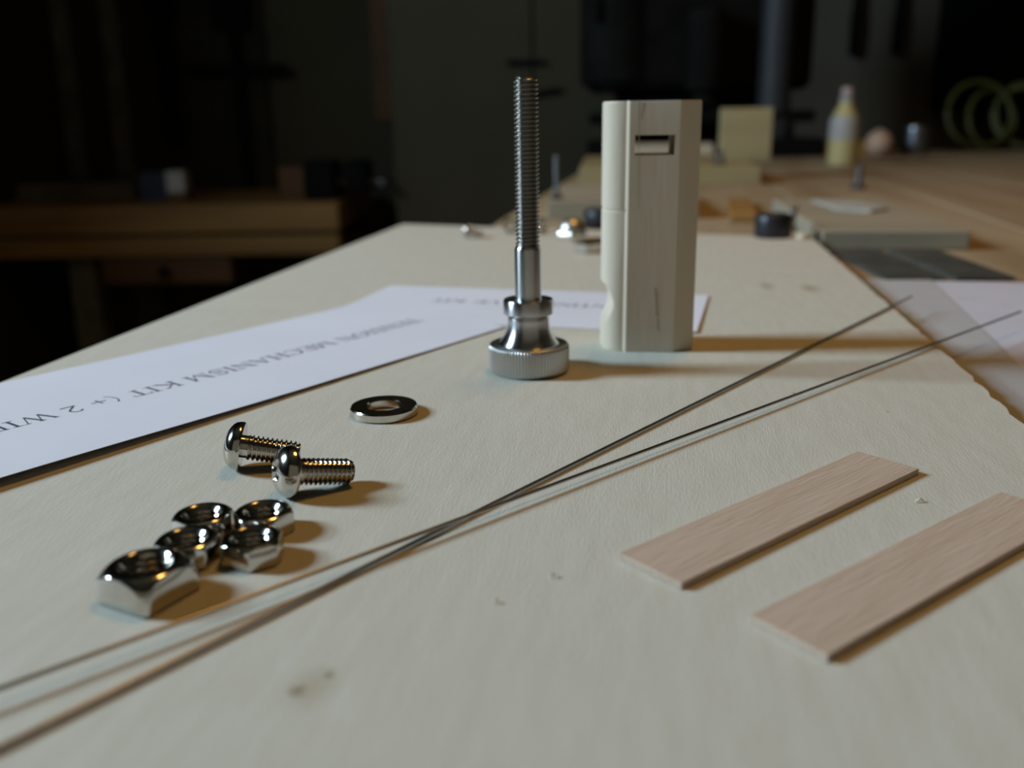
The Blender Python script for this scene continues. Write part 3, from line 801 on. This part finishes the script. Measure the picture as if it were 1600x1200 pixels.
onfar('dusty_board', 'dimpale', -1150, 2180, 270, 130, 40, 3, 'dusty pale board at the left end of the far workbench', 'board')
bx = empty('carton', (-775, 2120, bz), (0, 0, 0.1)); tag(bx, 'small white and dark blue carton on the far workbench', 'box')
rbox('white_side', 'white', bx, 0, 38, 0, 60, 18, 66, bevel=1)
rbox('blue_side', 'blue', bx, -60, 0.5, 0, 60, 0, 66, bevel=1)
rbox('foot', 'redbrown', bx, 0, 42, -2, 60, 0, 19, bevel=1)
onfar('brown_box', 'redbrown', -540, 2200, 100, 90, 66, -4, 'dull brown wooden box on the far workbench near the vise', 'box')
vs_ = empty('bench_vise', (-385, 2070, bz)); tag(vs_, 'dark iron vise at the right end of the far workbench', 'vise')
rbox('fixed_jaw', 'iron', vs_, -70, 0, 0, 120, 0, 85, bevel=8)
rbox('moving_jaw', 'iron', vs_, 22, 70, 0, 120, 15, 85, bevel=8)
MB().tube([(-20, 60, 35), (110, 60, 35)], 14, n=20).build('screw', 'darkmetal', vs_, smooth=40)
MB().tube([(104, 0, 35), (104, 120, 35)], 6, n=12).build('tommy_bar', 'darkmetal', vs_, smooth=40)
# tall grey cabinet
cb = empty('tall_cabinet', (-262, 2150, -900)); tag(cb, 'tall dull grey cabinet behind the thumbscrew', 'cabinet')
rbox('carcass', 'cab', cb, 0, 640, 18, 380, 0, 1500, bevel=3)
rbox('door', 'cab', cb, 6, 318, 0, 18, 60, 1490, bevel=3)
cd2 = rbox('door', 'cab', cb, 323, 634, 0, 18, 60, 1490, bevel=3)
for hz_ in (1080, 1010):
    MB().tube([(262 if hz_ > 1050 else 300, -14, hz_), (345 if hz_ > 1050 else 380, -14, hz_ + (0 if hz_ > 1050 else 12))], 5, n=12).build('handle_bar', 'iron', cd2, smooth=40)
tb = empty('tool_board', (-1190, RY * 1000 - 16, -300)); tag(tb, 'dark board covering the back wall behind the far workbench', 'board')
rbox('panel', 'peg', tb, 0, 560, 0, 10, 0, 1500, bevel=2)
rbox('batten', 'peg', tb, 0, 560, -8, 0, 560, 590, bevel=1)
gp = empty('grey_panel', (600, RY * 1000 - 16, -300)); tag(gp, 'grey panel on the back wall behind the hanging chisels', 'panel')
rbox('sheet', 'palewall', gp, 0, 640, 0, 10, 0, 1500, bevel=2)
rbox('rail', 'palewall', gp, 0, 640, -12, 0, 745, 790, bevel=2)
# tools hanging on the back wall
def hanging_tool(x, ztop, kind, lab, sc_=1.0):
    k = empty({'chisel': 'chisel', 'clamp': 'bar_clamp', 'saw': 'hand_saw'}[kind], (x, RY * 1000 - 48, ztop)); tag(k, lab, 'tool', 'tools hanging on the back wall')
    if kind == 'chisel':
        MB().lathe([(7, -150), (13, -140), (14, -60), (10, -20), (12, -5), (9, 0)], n=20).build('handle', 'iron', k, smooth=40)
        rbox('blade', 'iron', k, -9, 9, -3, 3, 0, 190, bevel=1)
    elif kind == 'clamp':
        rbox('bar', 'iron', k, -12, 12, -4, 4, -330, 300, bevel=1)
        rbox('jaw', 'iron', k, -120, 130, -12, 12, -18, 6, bevel=4)
        rbox('sliding_jaw', 'iron', k, -50, 40, -14, 14, 90, 200, bevel=6)
    else:
        rbox('blade', 'iron', k, -20, 20, -2, 2, -300, 20, bevel=1)
        rbox('grip', 'iron', k, -34, 34, -12, 12, 20, 130, bevel=8)
for (x, z, kd, lab) in [(895, 350, 'chisel', 'dark chisel hanging above the glue bottle, left one of two'), (1005, 350, 'chisel', 'dark chisel hanging on the back wall, right one of two'),
                        (-700, 200, 'clamp', 'black bar clamp hanging above the far workbench'), (-880, 300, 'saw', 'dark hand saw hanging above the far workbench')]:
    hanging_tool(x, z, kd, lab)
for (x, m, l, lab) in [(-1165, 'dimpale', 1500, 'dusty upright lath leaning on the back wall, leftmost'), (-1040, 'dimpale', 1480, 'dusty upright lath leaning on the back wall, second from left'),
                       (-350, 'redbrown', 760, 'brown upright lath on the back wall beside the grey cabinet')]:
    z0 = -900 if l > 1000 else 60
    o = rbox('upright_lath', m, None, 0, 46, 0, 16, 0, l, bevel=2)
    o.location = (x * MM, RY - (0.075 if l > 1000 else 0.018), TOP + z0 * MM); o.rotation_euler = (math.radians(-1.6) if l > 1000 else 0, 0, 0)
    tag(o, lab, 'lath')
# black wall cabinet on the right
wc = empty('wall_cabinet', (1120, 2230, 60)); tag(wc, 'black wall cabinet above the cable coil at far right', 'cabinet')
rbox('carcass', 'iron', wc, 0, 620, 12, 318, 0, 760, bevel=4)
d1 = rbox('door', 'iron', wc, 4, 308, 0, 12, 4, 756, bevel=2)
d2 = rbox('door', 'iron', wc, 312, 616, 0, 12, 4, 756, bevel=2)
MB().tube([(290, -14, 60), (290, -14, 160)], 5, n=10).build('handle', 'darkmetal', d1, smooth=40)
MB().tube([(330, -14, 60), (330, -14, 160)], 5, n=10).build('handle', 'darkmetal', d2, smooth=40)
